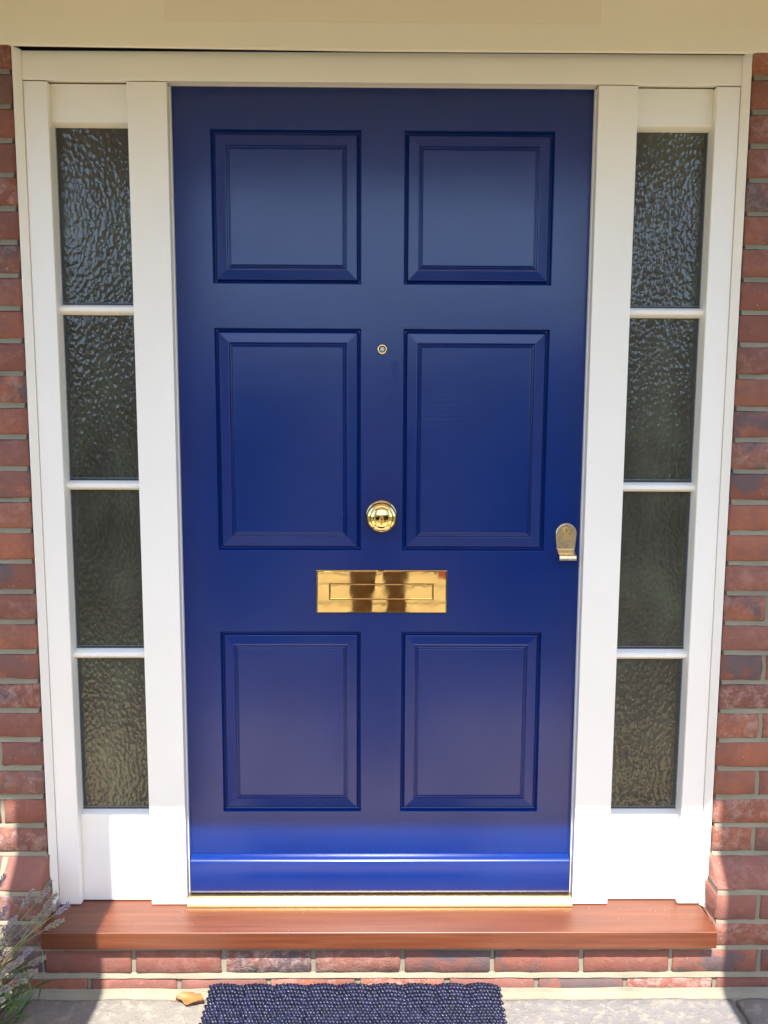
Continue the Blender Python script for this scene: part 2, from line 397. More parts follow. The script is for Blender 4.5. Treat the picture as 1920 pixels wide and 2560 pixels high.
# fillet against the paving
vs = []; n = 200
for i in range(n+1):
    x = -3.4+6.8*i/n; d = .004*noise.noise((x*9, 3, 1))+.0015*noise.noise((x*40, 3, 1)); vs += [(x, Y2-.001, -.1905+d), (x, Y2-.006+d, -.1985+.5*d), (x, Y2-.017+d*1.6, GZ-.003), (x, Y2-.02, GZ-.02)]
mo.add(vs, [(i*4+k, i*4+k+1, i*4+k+5, i*4+k+4) for i in range(n) for k in range(3)])
local(mo.build('mortar', M['mortar'], wall))

# ------------------------------------------------------------------ hardwood sill
sp = [(-.1385, -.0245), (-.1385, -.0685), (.09, -.0685), (.09, -.018), (-.03, -.0195)]
o = MB().prism(sp, 0, -.8335, .8325).build('door_sill', M['sill'], bevel=.0022, seg=3)
tag(o, 'varnished red-brown hardwood sill projecting under the blue front door', 'sill')

# ------------------------------------------------------------------ frame
fr = thing('door_surround', 'white painted timber frame with glazed sidelights around the blue door', 'frame', (0, 0, -.018))
def F(o): o.location = -Vector(fr.location); return o
# head (its top edge is not quite level)
hb = MB(); hb.add([(-.829, YF, 2.000), (.829, YF, 2.000), (.829, .09, 2.018), (-.829, .09, 2.018), (-.829, YF, 2.0640), (.829, YF, 2.0675), (.829, .09, 2.0675), (-.829, .09, 2.0640)],
    [(0,3,2,1),(4,5,6,7),(0,1,5,4),(1,2,6,5),(2,3,7,6),(3,0,4,7)])
F(hb.build('head', M['white'], fr, bevel=.002))
for s in (-1, 1):
    a, b = sorted((s*.4985, s*.5905)); F(MB().box(a, b, YF+.0003, .09, -.0185, 1.9985).build('mullion', M['white'], fr, bevel=.002))
    a, b = sorted((s*.7720, s*.8280)); F(MB().box(a, b, YF+.0003, .09, -.0185, 1.9985).build('jamb', M['white'], fr, bevel=.003))
    tr = [(s*.8285, YF-.001), (s*.8405, -.0515), (s*.8435, -.0515), (s*.8435, .05), (s*.8285, .05)]
    F(MB().prism(tr, 2, -.0195, 2.066).build('cover_strip', M['white'], fr, bevel=.0012))
    # rebate and weather seal beside and above the leaf
    a, b = sorted((s*.4966, s*.4983)); F(MB().box(a, b, .004, .09, -.0045, 2.0025).build('rebate', M['white'], fr))
    a, b = sorted((s*.4968, s*.4984)); F(MB().box(a, b, -.010, .0035, -.0010, 2.0030).build('weather_seal', M['white'], fr))
F(MB().box(-.4966, .4966, -.0105, .0035, 2.0033, 2.0075).build('weather_seal', M['white'], fr))
th = [(-.046, -.0195), (-.046, -.0180), (-.041, -.0090), (-.032, -.0005), (-.0235, .0008), (-.0212, -.0003), (-.004, -.0003), (.06, -.0003), (.06, -.0175), (-.02, -.0190)]
F(MB().prism(th, 0, -.4975, .4975).build('threshold_strip', M['gold'], fr, bevel=.0012))
F(MB().box(-.828, .828, .095, .12, -.017, 2.06).build('blackout_board', M['black'], fr))  # added black board behind the frame, stops light leaking through gaps
ZB = [1.4885, 1.0660, .6405]
for s in (-1, 1):
    x0, x1 = sorted((s*.5905, s*.7720))
    side = bpy.data.objects.new('sidelight', None); C.objects.link(side); side.parent = fr; side.empty_display_size = .05; F(side)
    MB().prism([(-.0175, 1.9995), (-.0175, 1.9155), (-.0050, 1.9085), (.06, 1.9085), (.06, 1.9995)], 0, x0, x1).build('top_rail', M['white'], side, bevel=.0015)
    MB().prism([(-.0165, -.017), (-.0165, .2165), (.002, .2235), (.06, .2235), (.06, -.017)], 0, x0, x1).build('bottom_panel', M['white'], side, bevel=.0015)
    for z in ZB:
        bp = [(.006, .0115), (-.0115, .0105), (-.0195, .0045), (-.0195, -.0045), (-.0115, -.0105), (.006, -.0115)]
        MB().prism([(y, z+q) for y, q in bp], 0, x0, x1).build('glazing_bar', M['white'], side, bevel=.001)
    zz = [.2235]+[q for z in ZB[::-1] for q in (z-.0105, z+.0105)]+[1.9085]
    for i in range(4):
        a, b = zz[2*i]-.004, zz[2*i+1]+.004
        MB().box(x0, x1, .0025, .012, a, b).build('glass_pane', M['glass'], side)
        # ragged sealant line along the foot and the outer edge of each pane
        def ragged(p, q, fixed, vert, wd, mat, y, sd):
            n = int((q-p)/.006); vs = []
            for k in range(n+1):
                t = p+(q-p)*k/n; r = wd*(1+.45*noise.noise((t*120, sd, 1))+.25*noise.noise((t*400, sd, 2)))
                vs += [(fixed, y, t), (fixed-s*r, y, t)] if vert else [(t, y, fixed), (t, y, fixed+r)]
            return vs, [(2*k, 2*k+1, 2*k+3, 2*k+2) for k in range(n)]
        sb = MB()
        vs, fs = ragged(a+.003, b-.003, s*.772, True, .0085, None, .0021, s*9+i); sb.add(vs, fs)
        vs, fs = ragged(x0, x1, a+.003, False, .0075, None, .0019, s*5+i); sb.add(vs, fs)
        sb.build('spacer', M['spacer'], side)
        sb = MB(); vs, fs = ragged(a+.003, b-.003, s*.772, True, .0022, None, .0015, s*3+i); sb.add(vs, fs)
        vs, fs = ragged(x0, x1, a+.0105, False, .0012, None, .0014, s*7+i); sb.add(vs, fs)
        sb.build('sealant', M['seal'], side)

# ------------------------------------------------------------------ the blue door
door = thing('front_door', 'glossy royal blue six-panel front door with brass letter plate and knob', 'door', (0, 0, 0))
PX = [(-.4085, -.0505), (.0505, .4085)]; PZ = [(.2155, .6960), (.9030, 1.4495), (1.5530, 1.9095)]
xs = [-.4962, -.4085, -.0505, .0505, .4085, .4962]; zs = [.0005, .2155, .6960, .9030, 1.4495, 1.5530, 1.9095, 2.0030]
lm = MB()
vs = [(x, 0, z) for z in zs for x in xs]; nx = len(xs)
fs = [(j*nx+i, j*nx+i+1, (j+1)*nx+i+1, (j+1)*nx+i) for j in range(len(zs)-1) for i in range(nx-1) if not (i in (1, 3) and j in (1, 3, 5))]
lm.add(vs, fs); X0, X1, Z0, Z1 = xs[0], xs[-1], zs[0], zs[-1]
lm.add([(X0, 0, Z0), (X1, 0, Z0), (X1, 0, Z1), (X0, 0, Z1), (X0, .045, Z0), (X1, .045, Z0), (X1, .045, Z1), (X0, .045, Z1)],
       [(0, 1, 5, 4), (1, 2, 6, 5), (2, 3, 7, 6), (3, 0, 4, 7), (4, 5, 6, 7)])
lm.build('leaf', M['door'], door)
PROF = [(0, 0), (.0007, .0004), (.0014, .0016), (.0048, .0118), (.0066, .0128), (.0080, .0122), (.0116, .0054), (.0124, .0050), (.0335, .0026), (.0345, .0020), (.0358, .0022), (.0372, .0052), (.0386, .0054), (.0400, .0026),
        (.0412, .0022), (.0424, .0044), (.0436, .0046), (.0452, .0024), (.0465, .0020)]
for (a, b) in PX:
    for (c, d) in PZ:
        pm = MB(); vs = []
        for (i, t) in PROF: vs += [(a+i, t, c+i), (b-i, t, c+i), (b-i, t, d-i), (a+i, t, d-i)]
        fs = [(4*k+e, 4*k+(e+1) % 4, 4*k+4+(e+1) % 4, 4*k+4+e) for k in range(len(PROF)-1) for e in range(4)] + [tuple(4*(len(PROF)-1)+e for e in range(4))]
        pm.add(vs, fs).build('panel', M['door'], door)
wb = [(.001, .1010), (-.0050, .0985), (-.0075, .0985), (-.0165, .0925), (-.0195, .0895), (-.0205, .0865), (-.0205, .0120), (-.0185, .0030), (-.008, .0015), (.001, .0015)]
MB().prism(wb, 0, -.4935, .4935).build('weather_bar', M['door'], door, bevel=.0016, seg=3)
# centre knob
kp = [(.0385, 0), (.0385, -.003), (.0365, -.006), (.030, -.0085), (.021, -.0095), (.0165, -.011), (.0135, -.016), (.0128, -.024), (.0145, -.031), (.0215, -.035), (.0310, -.0395),
      (.0358, -.045), (.0372, -.051), (.0362, -.057), (.0325, -.0625), (.0285, -.0655), (.0272, -.0660), (.0266, -.0650), (.0258, -.0655), (.0225, -.0690), (.017, -.0720), (.010, -.0740), (.004, -.0748), (.0004, -.0749)]
knob = MB().lathe(kp[5:], 0, 0, 56).build('door_knob', M['brass'], door, smooth=True); knob.location = (-.0003, 0, .9925)
MB().lathe(kp[:6], 0, 0, 56).build('rose', M['brass'], knob, smooth=True)
knob.scale = (1.0, .80, 1.0)
# letter plate
lp = MB(); a, b, c, d = -.1635, .1655, .7450, .8545
def ringplate(mb, x0, x1, z0, z1, prof, hole):
    vs = []
    for (i, y) in prof: vs += [(x0+i, y, z0+i), (x1-i, y, z0+i), (x1-i, y, z1-i), (x0+i, y, z1-i)]
    n = len(prof); fs = [(4*k+e, 4*k+(e+1) % 4, 4*k+4+(e+1) % 4, 4*k+4+e) for k in range(n-1) for e in range(4)]
    if hole:
        h0, h1, h2, h3 = hole; y = prof[-1][1]; vs += [(h0, y, h2), (h1, y, h2), (h1, y, h3), (h0, y, h3)]; fs += [(4*n-4+e, 4*n-4+(e+1) % 4, 4*n+(e+1) % 4, 4*n+e) for e in range(4)]
        vs += [(h0, y+.004, h2), (h1, y+.004, h2), (h1, y+.004, h3), (h0, y+.004, h3)]; fs += [(4*n+e, 4*n+(e+1) % 4, 4*n+4+(e+1) % 4, 4*n+4+e) for e in range(4)]
    else: fs.append(tuple(4*n-4+e for e in range(4)))
    return mb.add(vs, fs)
ringplate(lp, a, b, c, d, [(0, -.0002), (.0002, -.0035), (.0022, -.0058), (.004, -.0060)], (-.1315, .1315, .7792, .8215))
plate = lp.build('letter_plate', M['plate'], door)
fl = MB(); ringplate(fl, -.1300, .1300, .7805, .8205, [(0, -.001), (.0002, -.0066), (.0016, -.0078), (.003, -.0080)], None)
fl.build('flap', M['plate'], plate)
# cylinder pull
cp = MB(); cx = .4620; ztop = .9745; wtop = .0262; prof = []
for k in range(25):
    t = math.pi*k/24; prof.append((cx+wtop*math.cos(t), ztop-wtop+wtop*math.sin(t)))
prof += [(cx-.0225, .9085), (cx+.0225, .9085)]
for lay, (ins, y) in enumerate([(0, -.0004), (0, -.0026), (.0014, -.0040)]):
    for (x, z) in prof:
        k = 1-ins/.026; cp.v.append((cx+(x-cx)*k, y, .945+(z-.945)*k))
n = len(prof)
for l in range(2):
    for k in range(n): cp.f.append((l*n+k, l*n+(k+1) % n, l*n+n+(k+1) % n, l*n+n+k))
cp.f.append(tuple(range(2*n, 3*n)))
lip = [(-.0030, .9110), (-.0045, .9078), (-.0095, .9030), (-.0170, .9000), (-.0240, .8985), (-.0275, .8955), (-.0290, .8900), (-.0290, .8850), (-.0262, .8850), (-.0260, .8895), (-.0235, .8935), (-.0170, .8968), (-.0085, .8995), (-.0010, .9050), (-.0004, .9110)]
cp.prism(lip, 0, cx-.0210, cx+.0210)
pull = cp.build('cylinder_pull', M['pull'], door, bevel=.0006)
lc = MB(); lc.lathe([(.0083, -.0035), (.0083, -.0062), (.0076, -.0068), (.0003, -.0068)], cx, .9560, 28)
pts = [(cx-.0052, .9520), (cx-.0052, .9375)]+[(cx+.0052*math.cos(math.pi+math.pi*k/8), .9375+.0052*math.sin(math.pi+math.pi*k/8)) for k in range(1, 8)]+[(cx+.0052, .9375), (cx+.0052, .9520)]
lc.prism(pts, 1, -.0035, -.0060)
cyl = lc.build('lock_cylinder', M['cyl'], pull)
MB().prism([(cx-.0008, .9610), (cx+.0014, .9612), (cx+.0004, .9575), (cx+.0010, .9555), (cx+.0002, .9515), (cx-.0008, .9560), (cx-.0014, .9580)], 1, -.00645, -.0070).build('keyway', M['black'], pull)
# door viewer
dv = MB().lathe([(.0118, -.0002), (.0118, -.0022), (.0105, -.0034), (.0088, -.0036), (.0080, -.0028), (.0078, .001)], 0, 1.3995, 36)
dv = dv.build('door_viewer', M['brass'], door, smooth=True)
MB().lathe([(.0079, -.0012), (.0060, -.0012), (.0058, -.0010)], 0, 1.3995, 30).build('viewer_barrel', M['dark'], dv, smooth=True)
MB().lathe([(.0058, -.0013), (.0050, -.0028), (.0030, -.0036), (.0003, -.0039)], 0, 1.3995, 28).build('lens', M['lens'], dv, smooth=True)

# ------------------------------------------------------------------ lintel board and porch
lin = MB().add([(-1.135, -.062, 2.0668), (0, -.062, 2.0592), (1.135, -.062, 2.0618), (1.135, -.050, 2.0618), (0, -.050, 2.0592), (-1.135, -.050, 2.0668),
    (-1.135, -.062, 2.205), (0, -.062, 2.205), (1.135, -.062, 2.205), (1.135, -.050, 2.205), (0, -.050, 2.205), (-1.135, -.050, 2.205)],
    [(0,1,7,6),(1,2,8,7),(0,5,4,1),(1,4,3,2),(2,3,9,8),(5,0,6,11),(5,11,10,4),(4,10,9,3),(6,7,10,11),(7,8,9,10)])
lin = lin.build('lintel_board', M['cream'], bevel=.0015); tag(lin, 'long cream painted board across the top of the white door frame', 'board')
MB().box(-.489, .489, -.0640, -.0625, 2.117, 2.2).build('tone_patch', M['cream2'], lin, bevel=.0007)['label'] = 'thin added rectangle in a darker, pinker cream on the board'  # added thin rectangle; a soft darker patch put into its colour
MB().box(-.842, .842, -.012, .05, 2.0685, 2.2).build('backing', M['dark'], lin)  # added dark box; shade of the gap above the head put into its colour
can = thing('porch_canopy', 'flat cream porch roof standing out over the front door', 'porch', (0, -.6, 2.2))
def CN(o): o.location = -Vector(can.location); return o
CN(MB().box(-1.14, 1.14, -1.155, -.0565, 2.2055, 2.225).build('soffit', M['white'], can))
CN(MB().box(-1.16, 1.16, -1.180, -1.156, 2.137, 2.36).build('fascia', M['white'], can, bevel=.003))
for s in (-1, 1):
    a, b = sorted((s*1.141, s*1.16)); CN(MB().box(a, b, -1.155, -.058, 2.137, 2.36).build('side_fascia', M['white'], can))
CN(MB().prism([(-1.25, 2.361), (-1.25, 2.385), (-.058, 2.74), (-.058, 2.70)], 0, -1.22, 1.22).build('roof', M['tile'], can))
for (a, b) in ((-.921, -.694), (.8636, 1.090)):
    p = thing('porch_post', 'square white timber porch post, the one %s the lavender' % ('nearest' if a < 0 else 'farthest from'), 'post', ((a+b)/2, -1.05, GZ), 'posts carrying the porch roof')
    q = MB().box(a, b, -1.150, -.95, GZ+.12, 2.205).build('shaft', M['white'], p, bevel=.006); q.location = -Vector(p.location)
    q = MB().box(a, b, -1.152, -.948, GZ, GZ+.12).build('plinth_block', M['white'], p, bevel=.006); q.location = -Vector(p.location)

# ------------------------------------------------------------------ doormat
mat = thing('doormat', 'navy blue woven rope doormat with a scalloped edge on the stone paving', 'doormat', (-.065, -.35, GZ))
def capsule(mb, c, ax, up, L, r1, r2, seg=7, st=5):
    ax = ax.normalized(); sd = ax.cross(up).normalized(); up = sd.cross(ax)
    vs = []; fs = []
    for i in range(st+1):
        t = -1+2*i/st; rr = math.sqrt(max(0, 1-abs(t)**2.6))
        rr = max(rr, .12)
        for k in range(seg):
            a = 2*math.pi*k/seg; vs.append(c+ax*(t*L)+sd*(math.cos(a)*r1*rr)+up*(math.sin(a)*r2*rr))
    for i in range(st):
        for k in range(seg):
            a = i*seg+k; b = i*seg+(k+1) % seg; fs.append((a, b, b+seg, a+seg))
    mb.add(vs, fs)
rw = MB(); rnd = random.Random(3); X0m, X1m, YB, YE = -.424, .294, -.128, -.575; ncol = 9; cwid = (X1m-X0m)/ncol
rows = int((YB-YE)/.0094); per = int((X1m-X0m)/.0086)
for r_ in range(rows):
    for c_ in range(per):
        t = (c_+.5)/per; x = X0m+(X1m-X0m)*t+(.0043 if r_ % 2 else 0)+rnd.uniform(-.0008, .0008)
        u = (t*ncol) % 1.0; y = YB-r_*.0094-.005*(1-math.sin(math.pi*u)**.6)*max(0, 1-r_/7)+rnd.uniform(-.0007, .0007)
        back = max(0, 1-(YB-y)/.06)
        z = GZ+.020+.0018*math.sin(math.pi*u)**.5+.0015*noise.noise((x*14, y*14, 3))+back*.015
        if r_ == 0: z -= .004
        ang = -.62+rnd.uniform(-.10, .10)
        capsule(rw, Vector((x, y, z)), Vector((math.cos(ang), math.sin(ang), .12*(-1)**c_)), Vector((0, 0, 1)), .0086, .0036, .0050, 6, 5)
q = rw.build('rope_weave', M['rope'], mat, smooth=True); q.location = -Vector(mat.location); tag(q, kind='stuff')
bk = MB(); n = 20
bk.add([(x, y, z) for (x, y, z) in [(X0m+.006, YE+.01, GZ+.001), (X1m-.006, YE+.01, GZ+.001), (X1m-.006, YB-.07, GZ+.001), (X0m+.006, YB-.07, GZ+.001), (X1m-.006, YB-.014, GZ+.008), (X0m+.006, YB-.014, GZ+.008),
        (X0m+.006, YE+.01, GZ+.017), (X1m-.006, YE+.01, GZ+.017), (X1m-.006, YB-.07, GZ+.017), (X0m+.006, YB-.07, GZ+.017), (X1m-.006, YB-.014, GZ+.029), (X0m+.006, YB-.014, GZ+.029)]],
       [(0,3,2,1),(3,5,4,2),(6,7,8,9),(9,8,10,11),(0,1,7,6),(1,2,8,7),(2,4,10,8),(3,0,6,9),(5,3,9,11),(4,5,11,10)])
q = bk.build('rope_core', M['rope'], mat); q.location = -Vector(mat.location)

# ------------------------------------------------------------------ dry leaf
lf = MB(); vs = []; c0 = at(478, 2486, -.135); c0.z = GZ; nL = 14
for i in range(nL+1):
    t = i/nL; wd = .0185*math.sin(math.pi*min(1, t*1.02))**.8*(1+.12*math.sin(t*17)) + .0006
    x = -.036+.072*t; ym = .004*math.sin(t*3)
    for k, q in enumerate((-1, -.5, 0, .5, 1)):
        vs.append((x, ym+q*wd, .004+.010*abs(q)**1.4*(1+.3*math.sin(t*9))+.006*t*t+(.0015*math.sin(t*8))))
lf.add(vs, [(i*5+k, i*5+k+1, i*5+k+6, i*5+k+5) for i in range(nL) for k in range(4)])
lf.tube([(-.036, 0, .005), (-.043, -.002, .004), (-.050, -.001, .002)], [.0008, .0007, .0006], 5)
leafm = mat_plain('dry_leaf_tan', (.36, .145, .045), .6)
lo = lf.build('fallen_leaf', leafm, smooth=True); lo.location = (c0.x, -.152, GZ+.003); lo.rotation_euler = (0, 0, R(-12))
so_ = lo.modifiers.new('thickness', 'SOLIDIFY'); so_.thickness = .0006
tag(lo, 'curled tan dry leaf on the stone beside the doormat', 'leaf')

# ------------------------------------------------------------------ lavender
LAV = thing('lavender_plant', 'lavender plant with grey mauve flower spikes leaning against the brick wall', 'plant', (-1.02, -.27, GZ))
stem_m = mat_leafy('lavender_stem', (.15, .20, .06), (.24, .26, .09)); leaf_m = mat_leafy('lavender_leaf', (.03, .085, .015), (.10, .19, .04))
head_grey = mat_leafy('lavender_calyx', (.25, .23, .19), (.40, .365, .30), .8); head_pur = mat_leafy('lavender_purple', (.22, .16, .38), (.40, .32, .55), .8)
def LV(o): o.location = -Vector(LAV.location); return o
def floret_head(tip, d, L, pur, seed):
    rnd = random.Random(seed); m = [MB(), MB()]; d = d.normalized()
    u = d.cross(Vector((0, 1, .3))).normalized(); v = d.cross(u)
    for i in range(int(L/.0021)):
        t = i*.0021/L; rr = .0072*(math.sin(math.pi*(.12+.86*t))**.7); 
        if .30 < t < .36: rr *= .5
        for k in range(4):
            a = rnd.uniform(0, 6.28); o = u*math.cos(a)+v*math.sin(a)
            base = tip-d*(L*(1-t))+o*rr*.35; e = base+(o*.75+d*.8).normalized()*rnd.uniform(.0050, .0088)*(.7+.5*rr/.0080)
            s1 = d.cross(o)*.0019; s2 = o*.0016; mm = m[1] if rnd.random() < pur else m[0]
            mid = base.lerp(e, .6)
            mm.add([base, mid+s1, mid+s2, mid-s1, mid-s2, e], [(0, 1, 2), (0, 2, 3), (0, 3, 4), (0, 4, 1), (5, 2, 1), (5, 3, 2), (5, 4, 3), (5, 1, 4)])
    me = MB(); nf = len(m[0].f); me.add(m[0].v, m[0].f); me.add(m[1].v, m[1].f)
    mesh = me.mesh('flower_head', head_grey); mesh.materials.append(head_pur)
    for i, p in enumerate(mesh.polygons):
        if i >= nf: p.material_index = 1
    return LV(link('flower_head', mesh, LAV))
HD = [(11,2190,-.20,.35),(80,2228,-.19,.05),(121,2222,-.17,.1),(18,2268,-.22,.55),(38,2296,-.23,.25),(147,2256,-.18,.08),(170,2262,-.19,.85),(155,2302,-.2,.02),(118,2276,-.18,.05),(74,2374,-.24,.4),
      (110,2395,-.22,.05),(88,2428,-.25,.05),(55,2400,-.26,.15),(36,2414,-.28,.05),(26,2472,-.30,.1),(62,2452,-.27,.05),(8,2350,-.24,.4),(10,2432,-.3,.05),(-30,2240,-.2,.3),(-60,2300,-.26,.3),(-45,2380,-.3,.2),(-90,2330,-.24,.4),(140,2235,-.165,.0),(5,2500,-.33,.0)]
for i, (px, py, y, pur) in enumerate(HD):
    rnd = random.Random(i*5+1); tip = at(px, py, y)
    base = Vector((-1.0+rnd.uniform(-.06, .06), -.27+rnd.uniform(-.05, .05), GZ+.04))
    mid = base.lerp(tip, .55)+Vector((rnd.uniform(-.03, .0), rnd.uniform(-.015, .015), rnd.uniform(.0, .05)))
    pts = [base*(1-t)**2+mid*2*t*(1-t)+tip*t*t for t in [k/8 for k in range(9)]]
    LV(MB().tube(pts, [.0013]*5+[.0011]*4, 5).build('stem', stem_m, LAV, smooth=True))
    d = pts[-1]-pts[-2]; floret_head(tip+d.normalized()*.004, d, rnd.uniform(.034, .052), pur, i)
fb = MB(); rnd = random.Random(11)
for i in range(650):
    b = Vector((-.965+rnd.gauss(0, .055), -.26+rnd.gauss(0, .05), GZ+rnd.uniform(0, .14))); a = rnd.uniform(0, 6.28)
    d = Vector((math.cos(a)*.75+.12, math.sin(a)*.6, rnd.uniform(.35, 1.1))).normalized(); L = rnd.uniform(.04, .085)
    s = d.cross(Vector((rnd.uniform(-1, 1), rnd.uniform(-1, 1), .2))).normalized()*.0028
    fb.add([b-s*.6, b+s*.6, b+d*L*.5+s, b+d*L*.5-s, b+d*L+Vector((0, 0, -.006))], [(0, 1, 2, 3), (3, 2, 4)])
q = LV(fb.build('foliage', leaf_m, LAV)); tag(q, kind='stuff')
LV(MB().tube([(-1.0, -.27, GZ-.02), (-1.0, -.27, GZ+.05), (-.99, -.265, GZ+.12)], [.012, .010, .005], 7).build('woody_stem', mat_plain('bark', (.12, .09, .06), .9), LAV))

# ------------------------------------------------------------------ garden behind the viewer (seen in the glass, paint and brass)
bark = mat_plain('tree_bark', (.10, .075, .05), .9)
fol = [mat_leafy('oak_leaves', (.018, .034, .008), (.055, .08, .02)), mat_leafy('beech_leaves', (.02, .038, .01), (.06, .085, .024)), mat_leafy('shrub_leaves', (.05, .08, .02), (.14, .16, .05))]
def crown_mesh(seed, n, rx, rz, ls, mi):
    rnd = random.Random(seed); m = MB(); lobes = [(Vector((rnd.gauss(0, .45), rnd.gauss(0, .45), rnd.gauss(0, .45))), rnd.uniform(.35, .6)) for _ in range(14)]
    for _ in range(n):
        c, r = rnd.choice(lobes); d = Vector((rnd.gauss(0, 1), rnd.gauss(0, 1), rnd.gauss(0, 1))).normalized()*r*rnd.uniform(.6, 1)
        p = c+d; p = Vector((p.x*rx, p.y*rx, p.z*rz)); u = Vector((rnd.gauss(0, 1), rnd.gauss(0, 1), rnd.gauss(0, 1))).normalized(); v = u.orthogonal().normalized()
        s = ls*rnd.uniform(.6, 1.3); m.add([p-u*s, p+v*s*.6, p+u*s, p-v*s*.6], [(0, 1, 2, 3)])
    return m.mesh('crown', fol[mi])
CR = [crown_mesh(i, 2600, 1, 1, .085, i % 2) for i in range(3)]
def tree(x, y, h, rad, i, label):
    t = thing('garden_tree', label, 'tree', (x, y, GZ-.05), 'trees across the garden')
    th_ = h*.35; MB().tube([(0, 0, 0), (.05, 0, th_*.6), (0, .05, h*.6)], [h*.025, h*.018, h*.008], 8).build('trunk', bark, t)
    for a in range(3):
        an = a*2.1; MB().tube([(0, 0, th_*.8), (math.cos(an)*rad*.4, math.sin(an)*rad*.4, h*.6)], [h*.01, h*.004], 6).build('limb', bark, t)
    c = link('crown', CR[i % 3], t); c.location = (0, 0, h*.62); c.scale = (rad, rad, h*.40); c.rotation_euler = (0, 0, i*1.3)
LBL = ['dark green garden tree beyond the lawn, left of the path', 'tall dark green tree beyond the lawn, over the path end', 'rounded green tree beyond the lawn, right of the path']
for i, (x, y, h, r) in enumerate([(-13, -22, 5.2, 3.2), (-8.5, -27, 6.2, 3.6), (-4.2, -24, 4.6, 2.8), (-.5, -30, 5.4, 3.3), (3.6, -26, 5.8, 3.0), (7.6, -24, 4.8, 3.0), (12.5, -25, 6.0, 3.6), (17, -24, 5.2, 3.2), (-18, -26, 6, 3.6)]):
    tree(x, y, h, r, i, LBL[0 if x < -2 else (1 if x < 2 else 2)])
for i, (x, y, h, r) in enumerate([(-3.6, -6.5, 1.0, .7), (3.7, -6.0, .95, .65), (-4.2, -9.5, 1.2, .9), (4.4, -9.8, 1.25, .9), (-3.1, -3.9, .7, .5), (-6.5, -12, 1.8, 1.3), (6.6, -12.5, 1.7, 1.3)]):
    t = thing('shrub', 'rounded green shrub growing on the lawn beside the path', 'shrub', (x, y, GZ-.05), 'shrubs along the path')
    MB().tube([(0, 0, 0), (0, 0, h*.5)], [.03, .015], 6).build('stem', bark, t)
    c = link('foliage', CR[i % 3], t); c.location = (0, 0, h*.5); c.scale = (r*.9, r*.9, h*.45); c.rotation_euler = (0, 0, i)

for sx in (-1, 1):
    t = thing('sky_blocking_conifer', 'slim dark conifer added on the paving to block reflected sky, %s' % ('near the lavender' if sx < 0 else 'beside the pink rose bush'), 'tree', (sx*1.66, -3.0, GZ-.05), 'added conifers either side of the path')  # unseen, added and slimmed to block sky mirrored in the sidelight panes
    MB().tube([(0, 0, 0), (0, 0, 1.6), (0, 0, 2.9)], [.035, .025, .008], 7).build('trunk', bark, t)
    m = MB(); rnd = random.Random(40+sx)
    for _ in range(4200):
        z = rnd.uniform(.25, 3.1); rad = .16*math.sin(math.pi*min(1, (z+.35)/3.5))**.6*rnd.uniform(.55, 1); a = rnd.uniform(0, 6.28)
        p = Vector((rad*math.cos(a), rad*math.sin(a), z)); u = Vector((math.cos(a)*.4+rnd.gauss(0, .3), math.sin(a)*.4+rnd.gauss(0, .3), 1)).normalized(); v = u.orthogonal()
        m.add([p-u*.05, p+v*.018, p+u*.05, p-v*.018], [(0, 1, 2, 3)])
    m.build('crown', fol[0], t)
rb = thing('rose_bush', 'leafy bush with pink blooms beside the path', 'bush', (.86, -3.3, GZ-.05))
pink = mat_leafy('pink_petals', (.55, .06, .09), (.75, .16, .18)); rnd = random.Random(77)
for k in range(6):
    a = k*1.05; MB().tube([(0, 0, 0), (math.cos(a)*.12, math.sin(a)*.12, .35), (math.cos(a)*.3, math.sin(a)*.3, .75)], [.012, .009, .004], 6).build('cane', bark, rb)
m = MB()
for _ in range(1800):
    d = Vector((rnd.gauss(0, 1), rnd.gauss(0, 1), rnd.gauss(0, 1))).normalized()*rnd.uniform(.5, 1); p = Vector((d.x*.42, d.y*.36, .55+d.z*.38))
    u = Vector((rnd.gauss(0, 1), rnd.gauss(0, 1), rnd.gauss(0, 1))).normalized(); v = u.orthogonal(); m.add([p-u*.035, p+v*.02, p+u*.035, p-v*.02], [(0, 1, 2, 3)])
m.build('foliage', fol[2], rb)
for k in range(26):
    d = Vector((rnd.gauss(0, 1), rnd.gauss(0, 1)+.8, rnd.gauss(0, 1)+.3)).normalized(); c = Vector((d.x*.43, d.y*.37, .55+d.z*.39)); m = MB()
    for q in range(14):
        e = Vector((rnd.gauss(0, 1), rnd.gauss(0, 1), rnd.gauss(0, 1))).normalized(); u = e.orthogonal().normalized(); v = e.cross(u); o = c+e*.028
        m.add([o-u*.026, o-v*.026, o+u*.026, o+v*.026], [(0, 1, 2, 3)])
    m.build('bloom', pink, rb)

